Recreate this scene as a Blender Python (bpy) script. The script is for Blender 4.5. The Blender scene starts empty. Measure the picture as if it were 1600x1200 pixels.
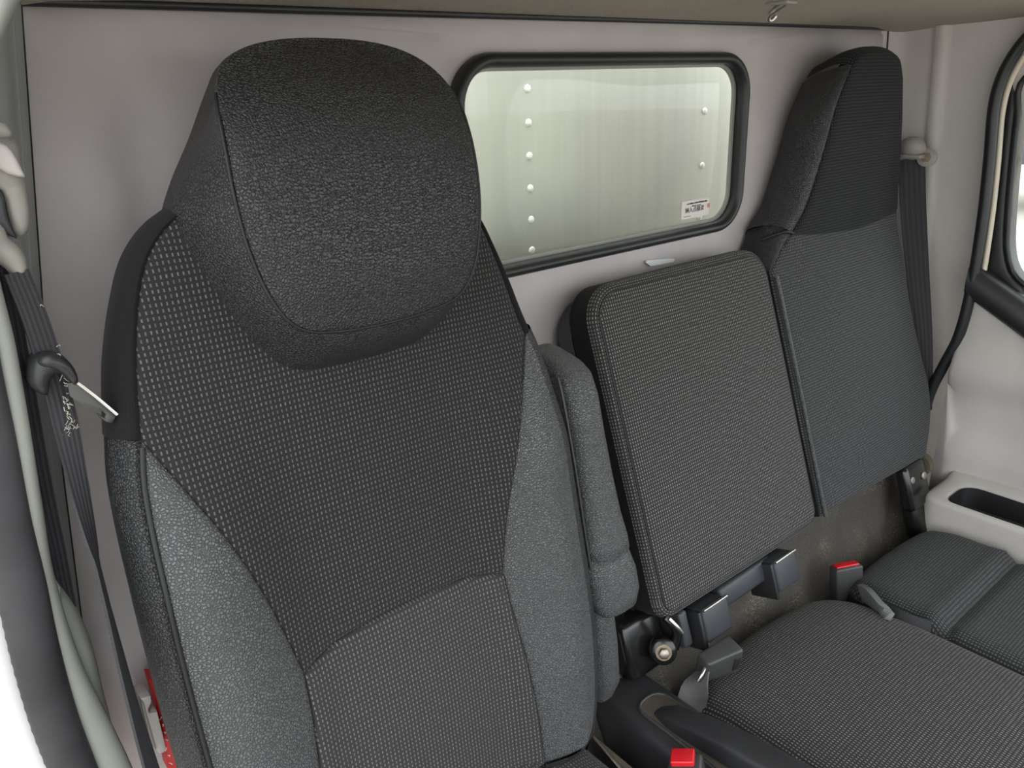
import bpy, bmesh, math, random
import numpy as np
from mathutils import Vector, Matrix
from mathutils.geometry import delaunay_2d_cdt
random.seed(4)
rng = np.random.RandomState(7)

# ------------------------------------------------------------------ camera, sky, exposure
# Everything below is measured in metres from the camera: x across the cab towards the
# passenger door, y towards the rear wall, z up.  ZO lifts it above the ground outside.
ZO = 2.1
F = 1210.0
CX = np.array([1600, -520, F]); CX /= np.linalg.norm(CX)
CD = np.array([126, 3200, F]); CD -= CX * (CD @ CX); CD /= np.linalg.norm(CD)
CY = np.cross(CX, CD)
scene = bpy.context.scene
COL = scene.collection
cam = bpy.data.cameras.new('camera')
camo = bpy.data.objects.new('camera', cam)
COL.objects.link(camo)
cam.sensor_fit = 'HORIZONTAL'; cam.sensor_width = 36.0; cam.lens = 36.0 * F / 1600.0
cam.clip_start = 0.01; cam.clip_end = 300
right = Vector((CX[0], CY[0], -CD[0])); down = Vector((CX[1], CY[1], -CD[1])); fwd = Vector((CX[2], CY[2], -CD[2]))
m = Matrix.Identity(4)
for i in range(3):
    m[i][0] = right[i]; m[i][1] = -down[i]; m[i][2] = -fwd[i]
m[0][3], m[1][3], m[2][3] = 0, 0, ZO
camo.matrix_world = m
scene.camera = camo

world = bpy.data.worlds.new('overcast_sky'); scene.world = world
world.use_nodes = True
bg = world.node_tree.nodes['Background']
bg.inputs['Color'].default_value = (0.93, 0.97, 1.0, 1)
bg.inputs['Strength'].default_value = 1.0
scene.view_settings.view_transform = 'Standard'
scene.view_settings.look = 'None'
scene.view_settings.gamma = 1.0
scene.view_settings.exposure = 1.8
scene.view_settings.use_curve_mapping = False

# ------------------------------------------------------------------ measuring helpers
def ray(u, v):
    d = np.array([u - 800.0, v - 600.0, F]); return np.array([d @ CX, d @ CY, -(d @ CD)])
def onY(u, v, y): r = ray(u, v); return r * y / r[1]
def onX(u, v, x): r = ray(u, v); return r * x / r[0]
def onZ(u, v, z): r = ray(u, v); return r * z / r[2]
def sm(a, b, x):
    t = np.clip((np.asarray(x, float) - a) / (b - a), 0, 1); return t * t * (3 - 2 * t)

# ------------------------------------------------------------------ materials
def nodes(name):
    mt = bpy.data.materials.new(name); mt.use_nodes = True
    nt = mt.node_tree; b = nt.nodes['Principled BSDF']
    return mt, nt, b
def N(nt, t, **kw):
    n = nt.nodes.new(t)
    for k, v in kw.items():
        if k == 'op': n.operation = v
        else: n.inputs[k].default_value = v
    return n
def math_(nt, op, a, b=None, c=None):
    n = nt.nodes.new('ShaderNodeMath'); n.operation = op
    for i, q in enumerate((a, b, c)):
        if q is None: continue
        if hasattr(q, 'links'): nt.links.new(q, n.inputs[i])
        else: n.inputs[i].default_value = q
    return n.outputs[0]
def mix(nt, fac, a, b):
    n = nt.nodes.new('ShaderNodeMix'); n.data_type = 'RGBA'
    for i, q in ((0, fac), (6, a), (7, b)):
        if hasattr(q, 'links'): nt.links.new(q, n.inputs[i])
        else: n.inputs[i].default_value = q
    return n.outputs[2]
def coords(nt, kind='Object'):
    return nt.nodes.new('ShaderNodeTexCoord').outputs[kind]
def noise(nt, scale, detail=2, co=None, rough=.5):
    n = nt.nodes.new('ShaderNodeTexNoise'); n.inputs['Scale'].default_value = scale
    n.inputs['Detail'].default_value = detail; n.inputs['Roughness'].default_value = rough
    if co is None: co = coords(nt)
    nt.links.new(co, n.inputs['Vector']); return n.outputs['Fac']
def bump(nt, b, h, strength=.3, dist=.001):
    n = nt.nodes.new('ShaderNodeBump'); n.inputs['Strength'].default_value = strength
    n.inputs['Distance'].default_value = dist
    nt.links.new(h, n.inputs['Height']); nt.links.new(n.outputs[0], b.inputs['Normal'])
def ramp(nt, fac, p0, p1):
    n = nt.nodes.new('ShaderNodeMapRange'); n.interpolation_type = 'SMOOTHSTEP'
    n.inputs['From Min'].default_value = p0; n.inputs['From Max'].default_value = p1
    nt.links.new(fac, n.inputs['Value']); return n.outputs['Result']
def c4(c): return (c[0], c[1], c[2], 1)

def plastic(name, col, rough=.55, grain=900, gs=.15, spec=.4, mottled=.12, metal=0):
    mt, nt, b = nodes(name)
    f = noise(nt, 9, 4)
    c = mix(nt, ramp(nt, f, .3, .7), c4([x * (1 - mottled) for x in col]), c4([x * (1 + mottled) for x in col]))
    nt.links.new(c, b.inputs['Base Color'])
    b.inputs['Roughness'].default_value = rough; b.inputs['Specular IOR Level'].default_value = spec
    b.inputs['Metallic'].default_value = metal
    if gs: bump(nt, b, noise(nt, grain, 1), gs, .0006)
    return mt
def leather(name, col, rough=.42, scale=330, strength=.7):
    mt, nt, b = nodes(name)
    co = coords(nt)
    v = nt.nodes.new('ShaderNodeTexVoronoi'); v.feature = 'DISTANCE_TO_EDGE'; v.inputs['Scale'].default_value = scale
    wn = nt.nodes.new('ShaderNodeTexNoise'); wn.inputs['Scale'].default_value = 260; nt.links.new(co, wn.inputs['Vector'])
    add = nt.nodes.new('ShaderNodeVectorMath'); add.operation = 'MULTIPLY_ADD'
    nt.links.new(wn.outputs['Color'], add.inputs[0]); add.inputs[1].default_value = (.0022,) * 3; nt.links.new(co, add.inputs[2])
    nt.links.new(add.outputs[0], v.inputs['Vector'])
    h = ramp(nt, v.outputs['Distance'], 0.0, .26)
    big = noise(nt, 14, 3, co)
    c = mix(nt, big, c4([x * .85 for x in col]), c4([x * 1.15 for x in col]))
    c2 = mix(nt, h, c4([x * .45 for x in col]), c)
    nt.links.new(c2, b.inputs['Base Color'])
    b.inputs['Roughness'].default_value = rough; b.inputs['Specular IOR Level'].default_value = .5
    bump(nt, b, h, strength, .0015)
    return mt
def fabric(name, base, dash, pu=.0046, pv=.0057, wu=.15, wv=.27, rot=False):
    mt, nt, b = nodes(name)
    uv = coords(nt, 'UV')
    sp = nt.nodes.new('ShaderNodeSeparateXYZ'); nt.links.new(uv, sp.inputs[0])
    wob = noise(nt, 40, 1, uv)
    u = math_(nt, 'MULTIPLY_ADD', sp.outputs[0], 1 / pu, math_(nt, 'MULTIPLY', wob, .25))
    v = math_(nt, 'MULTIPLY_ADD', sp.outputs[1], 1 / pv, math_(nt, 'MULTIPLY', wob, .35))
    fu = math_(nt, 'ABSOLUTE', math_(nt, 'SUBTRACT', math_(nt, 'FRACT', u), .5))
    fv = math_(nt, 'ABSOLUTE', math_(nt, 'SUBTRACT', math_(nt, 'FRACT', v), .5))
    mu = math_(nt, 'SUBTRACT', 1.0, ramp(nt, fu, wu * .75, wu * 1.25))
    mv = math_(nt, 'SUBTRACT', 1.0, ramp(nt, fv, wv * .8, wv * 1.2))
    mask = math_(nt, 'MULTIPLY', mu, mv)
    fine = noise(nt, 900, 2, uv)
    cell = noise(nt, 130, 1, uv)
    mask2 = math_(nt, 'MULTIPLY', mask, math_(nt, 'MULTIPLY_ADD', cell, 1.3, .1))
    rib = math_(nt, 'ABSOLUTE', math_(nt, 'SUBTRACT', math_(nt, 'FRACT', math_(nt, 'MULTIPLY', sp.outputs[0], 4 / pu)), .5))
    basec = mix(nt, fine, c4([x * .6 for x in base]), c4([x * 1.45 for x in base]))
    basec = mix(nt, math_(nt, 'MULTIPLY', rib, .8), basec, c4([x * .5 for x in base]))
    c = mix(nt, mask2, basec, c4(dash))
    dirt = ramp(nt, noise(nt, 420, 1, uv), .80, .86)
    c = mix(nt, math_(nt, 'MULTIPLY', dirt, .5), c, (.30, .27, .22, 1))
    nt.links.new(c, b.inputs['Base Color'])
    b.inputs['Roughness'].default_value = .92; b.inputs['Specular IOR Level'].default_value = .15
    b.inputs['Sheen Weight'].default_value = .05; b.inputs['Sheen Roughness'].default_value = .5
    bump(nt, b, math_(nt, 'ADD', mask, math_(nt, 'MULTIPLY', fine, .5)), .35, .0006)
    return mt
def carpet_mat(name, c0, c1, c2):
    mt, nt, b = nodes(name)
    co = coords(nt)
    f = noise(nt, 700, 3, co, .7); g = noise(nt, 11, 4, co)
    c = mix(nt, ramp(nt, f, .35, .7), c4(c0), c4(c1))
    dirt = math_(nt, 'MULTIPLY', ramp(nt, g, .45, .75), ramp(nt, noise(nt, 300, 3, co), .45, .7))
    c = mix(nt, dirt, c, c4(c2))
    nt.links.new(c, b.inputs['Base Color']); b.inputs['Roughness'].default_value = .95
    b.inputs['Specular IOR Level'].default_value = .1
    bump(nt, b, f, .7, .002); return mt
def webbing(name, col):
    mt, nt, b = nodes(name)
    uv = coords(nt, 'UV'); sp = nt.nodes.new('ShaderNodeSeparateXYZ'); nt.links.new(uv, sp.inputs[0])
    s = math_(nt, 'SINE', math_(nt, 'MULTIPLY', sp.outputs[0], 6.283 * 5))
    t = math_(nt, 'SINE', math_(nt, 'MULTIPLY', sp.outputs[1], 6.283 * 600))
    h = math_(nt, 'MULTIPLY_ADD', t, .25, s)
    c = mix(nt, ramp(nt, h, -1, 1), c4([x * .85 for x in col]), c4([x * 1.15 for x in col]))
    nt.links.new(c, b.inputs['Base Color']); b.inputs['Roughness'].default_value = .7
    bump(nt, b, h, .3, .0006); return mt

M = {}
M['wall'] = plastic('grey_moulded_wall_plastic', (.47, .432, .425), .6, 700, .25, .3, .05)
M['pillar'] = plastic('warm_grey_pillar_plastic', (.54, .505, .475), .55, 700, .2, .35, .04)
M['pillar_left'] = plastic('grey_green_pillar_plastic', (.34, .35, .335), .6, 700, .2, .3, .05)
M['beige'] = plastic('pale_grey_green_trim', (.27, .28, .25), .5, 500, .1, .35, .05)
M['cover'] = plastic('beige_grey_belt_cover', (.29, .272, .245), .5, 600, .12, .4, .04)
M['door'] = plastic('grey_door_plastic', (.48, .455, .425), .55, 700, .2, .35, .04)
M['headliner'] = carpet_mat('beige_headliner_felt', (.40, .355, .30), (.52, .47, .40), (.34, .30, .25))
M['leather'] = leather('black_leatherette', (.031, .031, .033), .40)
M['leather_sheen'] = leather('sheen_lightened_leatherette', (.096, .098, .100), .40)  # lighter leatherette: sheen from the windscreen is put into the base colour
M['fabric'] = fabric('black_dashed_fabric', (.022, .0215, .0215), (.125, .12, .118))
M['fabric_low'] = fabric('charcoal_dashed_fabric', (.036, .035, .035), (.165, .16, .155))
M['fabric_mid'] = fabric('grey_dashed_fabric', (.036, .035, .034), (.27, .262, .25), .0046, .0053, .17, .27)
M['fabric_right'] = fabric('dark_grey_ribbed_fabric', (.034, .035, .036), (.15, .15, .15), .0046, .0053, .2, .27)
M['fabric_head'] = fabric('black_ribbed_fabric', (.013, .0135, .0145), (.042, .043, .045), .0046, .0053, .25, .26)
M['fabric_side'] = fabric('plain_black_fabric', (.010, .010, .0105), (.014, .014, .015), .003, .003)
M['carpet'] = carpet_mat('dusty_black_carpet', (.055, .051, .045), (.12, .11, .097), (.30, .25, .18))
M['black'] = plastic('black_plastic', (.018, .018, .019), .45, 800, .12, .5, .1)
M['console'] = plastic('charcoal_console_plastic', (.026, .026, .028), .42, 700, .3, .5, .15)
M['blackgloss'] = plastic('black_painted_steel', (.008, .008, .008), .22, 300, .05, .6, .1)
M['bluegrey'] = plastic('blue_grey_plastic', (.042, .046, .052), .42, 600, .1, .45, .1)
M['buckle'] = plastic('grey_black_buckle_plastic', (.05, .05, .05), .38, 500, .1, .5, .15)
M['rubber'] = plastic('black_rubber', (.016, .017, .018), .42, 300, .06, .45, .2)
M['seal'] = plastic('worn_dark_rubber_seal', (.035, .034, .037), .6, 300, .15, .4, .3)
M['steel'] = plastic('worn_steel', (.62, .60, .56), .3, 200, .05, .5, .15, 1)
M['brass'] = plastic('zinc_bolt', (.40, .38, .31), .5, 200, .05, .5, .15, 1)
M['rust'] = plastic('dusty_brown_steel', (.26, .20, .145), .6, 200, .3, .3, .35, .3)
M['red'] = plastic('red_plastic', (.62, .012, .02), .35, 500, .03, .5, .06)
M['redcase'] = plastic('red_case_vinyl', (.55, .03, .03), .45, 200, .1, .4, .1)
M['white'] = plastic('white_body_paint', (.80, .80, .78), .3, 100, 0, .5, .01)
M['cream'] = plastic('cream_body_paint', (.62, .55, .43), .4, 100, 0, .5, .03)
M['card'] = plastic('white_label', (.78, .80, .78), .6, 200, 0, .3, .02)
M['web'] = webbing('charcoal_webbing', (.020, .0195, .022))
M['webdark'] = webbing('black_webbing', (.014, .014, .017))
M['webgrey'] = webbing('grey_webbing', (.14, .145, .14))
M['blade'] = plastic('worn_steel_dark_reflection', (.07, .07, .068), .4, 200, .05, .5, .2, .3)  # steel darkened: the reflection of dark surroundings is put into its colour
M['strap'] = plastic('dusty_grey_strap', (.12, .12, .115), .8, 900, .4, .2, .25)
M['dirt'] = plastic('dusty_slot_liner', (.085, .072, .055), .85, 200, .3, .2, .5)
M['fray'] = plastic('frayed_thread', (.42, .40, .35), .9, 100, 0, .1, .2)
M['piping'] = plastic('black_piping', (.010, .010, .0105), .5, 900, .3, .4, .1)
M['ink'] = plastic('black_ink', (.01, .01, .01), .7, 10, 0, .2, 0)
M['redink'] = plastic('red_ink', (.62, .16, .15), .7, 10, 0, .2, 0)
M['film'] = plastic('pale_pink_sticker_film', (.66, .60, .57), .5, 10, 0, .3, .03)

def alu():
    mt, nt, b = nodes('brushed_aluminium_box_panel')
    co = coords(nt); mp = nt.nodes.new('ShaderNodeMapping'); nt.links.new(co, mp.inputs[0])
    mp.inputs['Scale'].default_value = (22, 22, .9)
    f = noise(nt, 2.0, 4, mp.outputs[0]); g = noise(nt, 3.2, 3, co)
    c = mix(nt, ramp(nt, f, .3, .7), (.50, .50, .435, 1), (.54, .54, .475, 1))
    c = mix(nt, math_(nt, 'MULTIPLY', ramp(nt, g, .42, .75), .6), c, (.39, .41, .375, 1))
    nt.links.new(c, b.inputs['Base Color']); b.inputs['Metallic'].default_value = .35
    b.inputs['Roughness'].default_value = .45; return mt
M['alu'] = alu()
M['rivet'] = plastic('bright_rivet', (.82, .83, .76), .35, 100, 0, .5, .02, .2)
def glass(name, col, alpha_mix=.9):
    mt = bpy.data.materials.new(name); mt.use_nodes = True; nt = mt.node_tree
    for n in list(nt.nodes): nt.nodes.remove(n)
    o = nt.nodes.new('ShaderNodeOutputMaterial'); t = nt.nodes.new('ShaderNodeBsdfTransparent'); t.inputs[0].default_value = c4(col)
    g = nt.nodes.new('ShaderNodeBsdfGlossy'); g.inputs['Roughness'].default_value = .02
    fr = nt.nodes.new('ShaderNodeFresnel'); fr.inputs[0].default_value = 1.35
    mx = nt.nodes.new('ShaderNodeMixShader')
    nt.links.new(fr.outputs[0], mx.inputs[0]); nt.links.new(t.outputs[0], mx.inputs[1]); nt.links.new(g.outputs[0], mx.inputs[2])
    nt.links.new(mx.outputs[0], o.inputs[0]); return mt
M['glass'] = glass('rear_window_glass', (.95, .97, .93))
M['glass2'] = glass('door_window_glass', (.95, .98, .96))
M['gravel'] = carpet_mat('pale_gravel', (.42, .39, .34), (.56, .52, .46), (.36, .33, .28))

# ------------------------------------------------------------------ object helpers
ORG = {}
def setp(o, label=None, cat=None, group=None, kind=None):
    if label: o['label'] = label
    if cat: o['category'] = cat
    if group: o['group'] = group
    if kind: o['kind'] = kind
    return o
def thing(name, label, cat, base, group=None, kind=None):
    o = bpy.data.objects.new(name, None); COL.objects.link(o)
    o.empty_display_size = .05
    w = np.array([base[0], base[1], base[2] + ZO]); o.location = w; ORG[o.name] = w
    return setp(o, label, cat, group, kind)
def mesh(name, V, Fc, mat, parent=None, uv=None, smooth=35, **tags):
    V = np.asarray(V, float) + np.array([0, 0, ZO])
    if parent is not None: org = ORG[parent.name]
    else: org = np.array([(V[:, 0].min() + V[:, 0].max()) / 2, (V[:, 1].min() + V[:, 1].max()) / 2, V[:, 2].min()])
    me = bpy.data.meshes.new(name)
    me.from_pydata([tuple(v) for v in (V - org)], [], [tuple(int(i) for i in f) for f in Fc])
    if uv is not None:
        l = me.uv_layers.new(name='UVMap')
        idx = np.empty(len(me.loops), dtype=np.int32); me.loops.foreach_get('vertex_index', idx)
        l.data.foreach_set('uv', np.asarray(uv, np.float32)[idx].ravel())
    bm = bmesh.new(); bm.from_mesh(me); bmesh.ops.recalc_face_normals(bm, faces=bm.faces); bm.to_mesh(me); bm.free()
    if smooth:
        me.polygons.foreach_set('use_smooth', [True] * len(me.polygons))
        me.set_sharp_from_angle(angle=math.radians(smooth))
    me.materials.append(mat if not isinstance(mat, str) else M[mat])
    o = bpy.data.objects.new(name, me); COL.objects.link(o)
    if parent is None: o.location = org
    else: o.parent = parent
    ORG[o.name] = org
    return setp(o, **tags)
def cr(pts, step=.006, closed=False):
    """smooth curve through points, resampled"""
    P = np.asarray(pts, float); n = len(P)
    if n == 2 and not closed:
        k = max(2, int(np.linalg.norm(P[1] - P[0]) / step) + 1)
        return P[0] + (P[1] - P[0]) * np.linspace(0, 1, k)[:, None]
    out = []
    rngi = range(n) if closed else range(n - 1)
    for i in rngi:
        p1, p2 = P[i], P[(i + 1) % n]
        p0 = P[(i - 1) % n] if (closed or i > 0) else 2 * p1 - p2
        p3 = P[(i + 2) % n] if (closed or i + 2 < n) else 2 * p2 - p1
        k = max(2, int(np.linalg.norm(p2 - p1) / step))
        t = np.linspace(0, 1, k, endpoint=False)[:, None]
        out.append(.5 * (2 * p1 + (p2 - p0) * t + (2 * p0 - 5 * p1 + 4 * p2 - p3) * t ** 2 + (3 * p1 - p0 - 3 * p2 + p3) * t ** 3))
    if not closed: out.append(P[-1:])
    return np.concatenate(out)
def join(*cs):
    out = []
    for c in cs:
        c = np.asarray(c, float)
        for p in c:
            if out and np.linalg.norm(p - out[-1]) < 1e-5: continue
            out.append(p)
    if np.linalg.norm(out[0] - out[-1]) < 1e-5: out.pop()
    return np.array(out)
def rrect(x0, x1, y0, y1, r, step=.006):
    """rounded rectangle; r = radius or (bl, br, tr, tl)"""
    if not hasattr(r, '__len__'): r = (r,) * 4
    out = []
    for (cx, cy, a0), q in zip(((x0, y0, 180), (x1, y0, 270), (x1, y1, 0), (x0, y1, 90)), r):
        sx = 1 if cx == x0 else -1; sy = 1 if cy == y0 else -1
        k = max(4, int(q * 1.57 / step))
        for a in np.radians(np.linspace(a0, a0 + 90, k + 1)):
            out.append((cx + sx * q + q * math.cos(a), cy + sy * q + q * math.sin(a)))
    P = np.array(out); res = []
    for i in range(len(P)):
        a, b = P[i], P[(i + 1) % len(P)]; L = np.linalg.norm(b - a); k = max(1, int(L / step))
        for t in range(k): res.append(a + (b - a) * t / k)
    return np.array(res)
def inside(P, poly):
    x, y = P[:, 0], P[:, 1]; r = np.zeros(len(P), bool)
    A = poly; B = np.roll(poly, -1, 0)
    for (x1, y1), (x2, y2) in zip(A, B):
        c = ((y1 > y) != (y2 > y))
        if y2 != y1: r ^= c & (x < (x2 - x1) * (y - y1) / (y2 - y1) + x1)
    return r
def dist(P, poly):
    A = poly; B = np.roll(poly, -1, 0); d = np.full(len(P), 1e9)
    for a, b in zip(A, B):
        ab = b - a; L = ab @ ab
        t = np.clip(((P - a) @ ab) / max(L, 1e-12), 0, 1)
        d = np.minimum(d, np.linalg.norm(P - (a + t[:, None] * ab), axis=1))
    return d
def area(p): return .5 * np.sum(p[:, 0] * np.roll(p[:, 1], -1) - np.roll(p[:, 0], -1) * p[:, 1])
def outward(c, closed):
    """unit normals to the right of the travel direction (outside of a ccw loop)"""
    if closed: d = np.roll(c, -1, 0) - np.roll(c, 1, 0)
    else: d = np.gradient(c, axis=0)
    d /= np.linalg.norm(d, axis=1)[:, None] + 1e-12
    return np.stack([d[:, 1], -d[:, 0]], 1)
def panel(name, poly, h, mp, mat, parent=None, res=.011, edge=.010, drop=.004, skirt=.012, holes=(), uvoff=(0, 0), uvswap=False, **tags):
    poly = np.asarray(poly, float)
    if area(poly) < 0: poly = poly[::-1]
    loops = [poly] + [np.asarray(q, float) for q in holes]
    loops = [loops[0]] + [q if area(q) > 0 else q[::-1] for q in loops[1:]]
    lo, hi = poly.min(0), poly.max(0)
    gx, gy = np.meshgrid(np.arange(lo[0], hi[0] + res, res), np.arange(lo[1], hi[1] + res, res))
    gx = gx + (np.arange(gx.shape[0]) % 2)[:, None] * res * .5
    G = np.stack([gx.ravel(), gy.ravel()], 1)
    def dall(P): return np.min([dist(P, q) for q in loops], axis=0)
    def inn(P):
        k = inside(P, poly)
        for q in loops[1:]: k &= ~inside(P, q)
        return k
    G = G[inn(G)]
    rings = [edge * .12, edge * .35, edge * .7] if drop else []
    far = (rings[-1] if rings else 0) + res * .5
    G = G[dall(G) > far] if len(G) else G
    pts = [G]
    for q, sgn in zip(loops, [-1] + [1] * (len(loops) - 1)):
        nrm = outward(q, True) * sgn
        for r in rings:
            R = q + nrm * r; R = R[inn(R)]
            if len(R): pts.append(R[dall(R) > r * .93])
    I = np.concatenate(pts) if pts else np.zeros((0, 2))
    allp = []; edges = []; st = 0
    for q in loops:
        allp.append(q); k = len(q); edges += [(st + i, st + (i + 1) % k) for i in range(k)]; st += k
    P = np.concatenate(allp + [I])
    vs, es, fs, _, _, _ = delaunay_2d_cdt([Vector(p) for p in P], edges, [], 0, 1e-7, False)
    P2 = np.array([(v.x, v.y) for v in vs])
    T = np.array([f for f in fs], int)
    T = T[inn(P2[T].mean(1))]
    d = dall(P2)
    er = edge(P2[:, 0], P2[:, 1]) if callable(edge) else edge
    dr = drop(P2[:, 0], P2[:, 1]) if callable(drop) else drop
    n = h(P2[:, 0], P2[:, 1]) if callable(h) else np.full(len(P2), float(h))
    if np.any(dr): n = n - dr * (1 - np.sqrt(np.clip(1 - (1 - np.clip(d / er, 0, 1)) ** 2, 0, 1)))
    V = mp(P2[:, 0], P2[:, 1], n); faces = [tuple(t) for t in T]; UV = list(P2 + np.array(uvoff))
    # skirt
    if skirt:
        V = list(V)
        key = {}
        for i, p in enumerate(P2): key[(round(p[0], 6), round(p[1], 6))] = i
        for q in loops:
            idx = [key.get((round(p[0], 6), round(p[1], 6))) for p in q]
            if None in idx:
                idx = [int(np.argmin(np.linalg.norm(P2 - p, axis=1))) for p in q]
            b0 = len(V)
            W = mp(P2[idx, 0], P2[idx, 1], n[idx] - skirt)
            V += list(W); UV += list(P2[idx] + np.array(uvoff) + .003)
            k = len(idx)
            for i in range(k):
                j = (i + 1) % k; faces.append((idx[i], idx[j], b0 + j, b0 + i))
    UV = np.array(UV)
    if uvswap: UV = UV[:, ::-1]
    return mesh(name, np.array(V), faces, mat, parent, uv=UV, smooth=60, **tags)
def sidewall(name, curve, h, mp, prof, mat, parent, closed=False, drop=0.0, cap=False, sc=None, **tags):
    """strip from the edge of a panel: prof = list of (out, n offset)"""
    c = np.asarray(curve, float)
    if closed and area(c) < 0: c = c[::-1]
    nr = outward(c, closed)
    scv = sc(c[:, 0], c[:, 1])[:, None] if sc else 1.0
    h0 = (h(c[:, 0], c[:, 1]) if callable(h) else np.full(len(c), float(h))) - drop
    prof = cr(prof, .006); V = []; UV = []; k = len(c)
    arc = np.concatenate([[0], np.cumsum(np.linalg.norm(np.diff(c, axis=0), axis=1))])
    pa = np.concatenate([[0], np.cumsum(np.linalg.norm(np.diff(prof, axis=0), axis=1))])
    for (o, dn), a in zip(prof, pa):
        q = c + nr * o * scv
        V.append(mp(q[:, 0], q[:, 1], h0 + dn)); UV.append(np.stack([np.full(k, a), arc], 1))
    V = np.concatenate(V); UV = np.concatenate(UV); fc = []
    for r in range(len(prof) - 1):
        for i in range(k if closed else k - 1):
            j = (i + 1) % k; fc.append((r * k + i, r * k + j, (r + 1) * k + j, (r + 1) * k + i))
    if cap and closed: fc.append(tuple(range((len(prof) - 1) * k, len(prof) * k)))
    return mesh(name, V, fc, mat, parent, uv=UV, smooth=60, **tags)
def loft(name, rings, mat, parent=None, caps=(True, True), closed=True, smooth=50, **tags):
    k = len(rings[0]); V = np.concatenate(rings); fc = []
    for r in range(len(rings) - 1):
        for i in range(k if closed else k - 1):
            j = (i + 1) % k; fc.append((r * k + i, r * k + j, (r + 1) * k + j, (r + 1) * k + i))
    if closed and caps[0]: fc.append(tuple(range(k)))
    if closed and caps[1]: fc.append(tuple(range((len(rings) - 1) * k, len(rings) * k)))
    uv = np.concatenate([np.stack([np.linspace(0, 1, k), np.full(k, r * .01)], 1) for r in range(len(rings))])
    return mesh(name, V, fc, mat, parent, uv=uv, smooth=smooth, **tags)
def frames(P):
    P = np.asarray(P, float); T = np.gradient(P, axis=0); T /= np.linalg.norm(T, axis=1)[:, None] + 1e-12
    a = np.array([0, 0, 1.0]) if abs(T[0][2]) < .9 else np.array([1.0, 0, 0])
    u = np.cross(T[0], a); u /= np.linalg.norm(u); U = []
    for t in T:
        u = u - t * (u @ t); u /= np.linalg.norm(u); U.append(u)
    U = np.array(U); return T, U, np.cross(T, U)
def tube(name, path, r, mat, parent=None, n=8, step=.008, closed=False, smooth_path=True, prof=None, **tags):
    P = cr(path, step, closed) if smooth_path else np.asarray(path, float)
    T, U, W = frames(P); rr = np.full(len(P), r) if not hasattr(r, '__len__') else np.interp(np.linspace(0, 1, len(P)), np.linspace(0, 1, len(r)), r)
    a = np.linspace(0, 2 * np.pi, n, endpoint=False)
    rings = [p + rad * (np.cos(a)[:, None] * u + np.sin(a)[:, None] * w) for p, u, w, rad in zip(P, U, W, rr)]
    if closed:
        rings.append(rings[0]); return loft(name, rings, mat, parent, (False, False), **tags)
    return loft(name, rings, mat, parent, **tags)
def ribbon(name, path, wdirs, width, mat, parent=None, th=.0016, step=.008, **tags):
    """belt webbing: path points, one width direction per point, flat strip with thickness"""
    n0 = len(path); P = cr(path, step); par = np.linspace(0, 1, len(P))
    Wd = np.stack([np.interp(par, np.linspace(0, 1, n0), np.asarray(wdirs, float)[:, i]) for i in range(3)], 1)
    ww = np.interp(par, np.linspace(0, 1, n0), np.full(n0, width) if not hasattr(width, '__len__') else width)
    T = np.gradient(P, axis=0); T /= np.linalg.norm(T, axis=1)[:, None]
    V = []; UV = []; fc = []
    K = 8; arc = np.concatenate([[0], np.cumsum(np.linalg.norm(np.diff(P, axis=0), axis=1))])
    for p, t, w, q, a in zip(P, T, Wd, ww, arc):
        w = w - t * (w @ t); w /= np.linalg.norm(w); nn = np.cross(t, w)
        for s in (1, -1):
            for k in range(K + 1):
                f = (k / K - .5) * (1 if s == 1 else -1)
                V.append(p + w * q * f + nn * th * .5 * s); UV.append((f + .5, a))
    k = 2 * (K + 1)
    for r in range(len(P) - 1):
        for i in range(k):
            j = (i + 1) % k; fc.append((r * k + i, r * k + j, (r + 1) * k + j, (r + 1) * k + i))
    fc.append(tuple(range(k))); fc.append(tuple(range((len(P) - 1) * k, len(P) * k)))
    return mesh(name, V, fc, mat, parent, uv=UV, smooth=40, **tags)
def rbox(name, c, size, mat, parent=None, bev=.004, seg=3, rot=None, taper=None, **tags):
    """bevelled box; rot = 3x3 (columns are local axes); taper(v) may reshape local coords"""
    bm = bmesh.new(); bmesh.ops.create_cube(bm, size=1)
    for v in bm.verts: v.co = Vector((v.co.x * size[0], v.co.y * size[1], v.co.z * size[2]))
    if taper:
        for v in bm.verts: v.co = Vector(taper(v.co.x, v.co.y, v.co.z))
    bmesh.ops.bevel(bm, geom=bm.edges[:], offset=bev, segments=seg, profile=.5, affect='EDGES')
    V = np.array([v.co[:] for v in bm.verts]); bm.verts.index_update()
    fc = [[v.index for v in f.verts] for f in bm.faces]; bm.free()
    if rot is not None: V = V @ np.asarray(rot, float).T
    return mesh(name, V + np.asarray(c, float), fc, mat, parent, smooth=40, **tags)
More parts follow.
